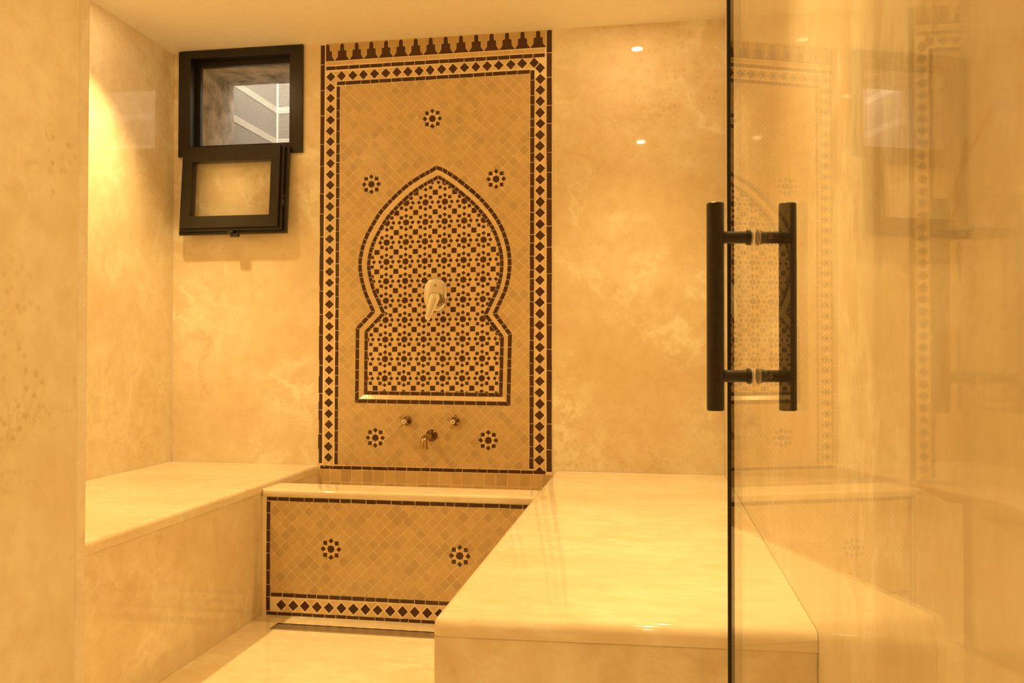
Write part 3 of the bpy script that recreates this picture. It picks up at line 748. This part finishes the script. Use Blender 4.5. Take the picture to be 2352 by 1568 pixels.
# ------------------------------------------------------------------ glass door
def door():
    ph = math.radians(10.5); n = Vector((math.cos(ph), math.sin(ph), 0)); tg = Vector((-math.sin(ph), math.cos(ph), 0)); o = .365
    s1 = 1.318                                   # free edge
    s0 = .455                                     # hinge side
    t = empty('door_1', (n*o + tg*s0), label='clear frameless glass door swung inward, with a black tubular pull', cat='glass door', kind='structure')
    G = lambda s, a, z: n*(o+a) + tg*s + Vector((0, 0, z))
    bm = nb(); th = .0085; z0, z1 = .008, 2.11
    v = [bm.verts.new(G(s, a, z)) for s in (s0, s1) for a in (0, th) for z in (z0, z1)]
    for i, f in enumerate([(0, 1, 3, 2), (4, 6, 7, 5), (0, 4, 5, 1), (2, 3, 7, 6), (0, 2, 6, 4), (1, 5, 7, 3)]):
        fc = bm.faces.new([v[k] for k in f]); fc.material_index = 0 if i in (2, 3) else 1
    obj('glass_pane', bm, [M['glass'], M['gedge']], t, label='clear glass with a dark green edge')
    bm = nb(); vv = [bm.verts.new(G(s, a, z)) for s in (s1-.0035, s1) for a in (-.0026, -.0001) for z in (z0, z1)]
    for f in [(0, 1, 3, 2), (4, 6, 7, 5), (0, 4, 5, 1), (2, 3, 7, 6), (0, 2, 6, 4), (1, 5, 7, 3)]: bm.faces.new([vv[k] for k in f])
    obj('edge_seal', bm, M['rubber'], t, label='thin black seal along the free edge of the glass')
    for z in (.30, 1.85):
        bm = nb(); c = [G(s, a, zz) for s in (s0-.02, s0+.045) for a in (-.006, th+.006) for zz in (z-.045, z+.045)]
        vv = [bm.verts.new(q) for q in c]
        for f in [(0, 1, 3, 2), (4, 6, 7, 5), (0, 4, 5, 1), (2, 3, 7, 6), (0, 2, 6, 4), (1, 5, 7, 3)]: bm.faces.new([vv[k] for k in f])
        q = G(s0-.01, .004, z); box(bm, q.x, XR-.0005, q.y-.02, q.y+.02, z-.045, z+.045); obj('door_hinge', bm, M['blackpipe'], t, bevel=.002)
    sh = 1.1995; zt_, zb_ = 1.2165, .9185; za, zc = 1.1670, .9680; lb, rb = -.0520, .0525
    h = None
    for a, dz in ((lb, 0), (rb, .001)):
        bm = nb(); c0 = G(sh, a, zb_-dz*0); r = .0124
        lathe(bm, c0, (0, 0, 1), [(0, r-.0012), (.0012, r), (zt_-zb_-.0012, r), (zt_-zb_, r-.0012)], 40)
        obj('pull_bar', bm, M['blackpipe'], t, smooth='auto')
    for z in (za, zc):
        bm = nb(); lathe(bm, G(sh, lb+.008, z), n, [(0, .0088), (-lb-.008-.0085, .0088), (-lb-.008-.0065, .0110), (-lb-.008-.0030, .0112), (-lb-.008-.0026, .0090)], 32)
        lathe(bm, G(sh, th+.0026, z), n, [(0, .0090), (.0004, .0106), (.0025, .0104), (.0040, .0088), (rb-th-.010, .0088)], 32)
        so = obj('handle_post', bm, M['blackpipe'], t, smooth='auto')
        for a in (-.0026, th):
            bm = nb(); lathe(bm, G(sh, a, z), n, [(0, .0112), (.0004, .0116), (.0022, .0116), (.0026, .0112)], 32); obj('washer', bm, M['ring'], so, smooth='auto', label='grey plastic washer against the glass')
        bm = nb(); d = (-tg + Vector((0, 0, 0))).normalized(); lathe(bm, G(sh, th+.016, z) + d*.0080, d, [(0, .0030), (.0011, .0030), (.0012, .0018), (.0006, .0016)], 14); obj('grub_screw', bm, M['bronze'], so, label='tiny brass grub screw')
door()

# ------------------------------------------------------------------ recessed ceiling spots
def spots():
    src = None
    def build(loc, label, group):
        t = empty('ceiling_spotlight', loc, label=label, cat='ceiling light', group=group)
        bm = nb(); lathe(bm, (0, 0, 0), (0, 0, -1), [(0, .041), (.002, .041), (.0035, .038), (.0035, .031), (.0015, .029), (.0005, .001)], 40); obj('trim_ring', bm, M['lamp'], t, smooth='auto', local=True)
        bm = nb(); lathe(bm, (0, 0, -.0016), (0, 0, -1), [(0, .0235), (.0012, .0235), (.0020, .020), (.0022, .001)], 32); obj('lens', bm, M['lens'], t, smooth='auto', local=True, label='lit round lens')
        return t
    places = [((-.068, 3.285), 'recessed ceiling spotlight over the right bench, close to the back wall', 1), ((-.075, 1.575), 'recessed ceiling spotlight over the front end of the right bench', 1),
              ((-1.95, 2.95), 'recessed ceiling spotlight over the left bench, beside the window', 1), ((-1.96, 1.56), 'recessed ceiling spotlight over the near part of the left bench', 1),
              ((-.06, .10), 'unseen fill spotlight added in the lobby, nearer to the doorway', 0), ((-.9, -1.3), 'unseen fill spotlight added in the lobby, farther from the doorway', 0)]  # both lobby spots are added fill, mainly to brighten the jamb
    for (x, y), lab, inn in places:
        if src is None: t = src = build((x, y, ZC-.0005), lab, 'ceiling spotlights')
        else:
            t = src.copy(); COL.objects.link(t); t.location = (x, y, ZC-.0005); t['label'] = lab
            for ch in list(src.children):
                if ch.type == 'MESH': c = ch.copy(); COL.objects.link(c); c.parent = t
        l = bpy.data.lights.new('spot_beam', 'SPOT'); l.energy = LAMP_W if inn else HALL_FILL_W; l.color = LAMP_COL; l.spot_size = SPOT_ANGLE; l.spot_blend = SPOT_BLEND; l.shadow_soft_size = .02
        lo = bpy.data.objects.new('spot_beam', l); COL.objects.link(lo); lo.parent = t; lo.location = (0, 0, -.03)
        if y > 3.2: lo.rotation_euler = (math.radians(-17), 0, 0)      # this one is tipped away from the wall behind it
spots()
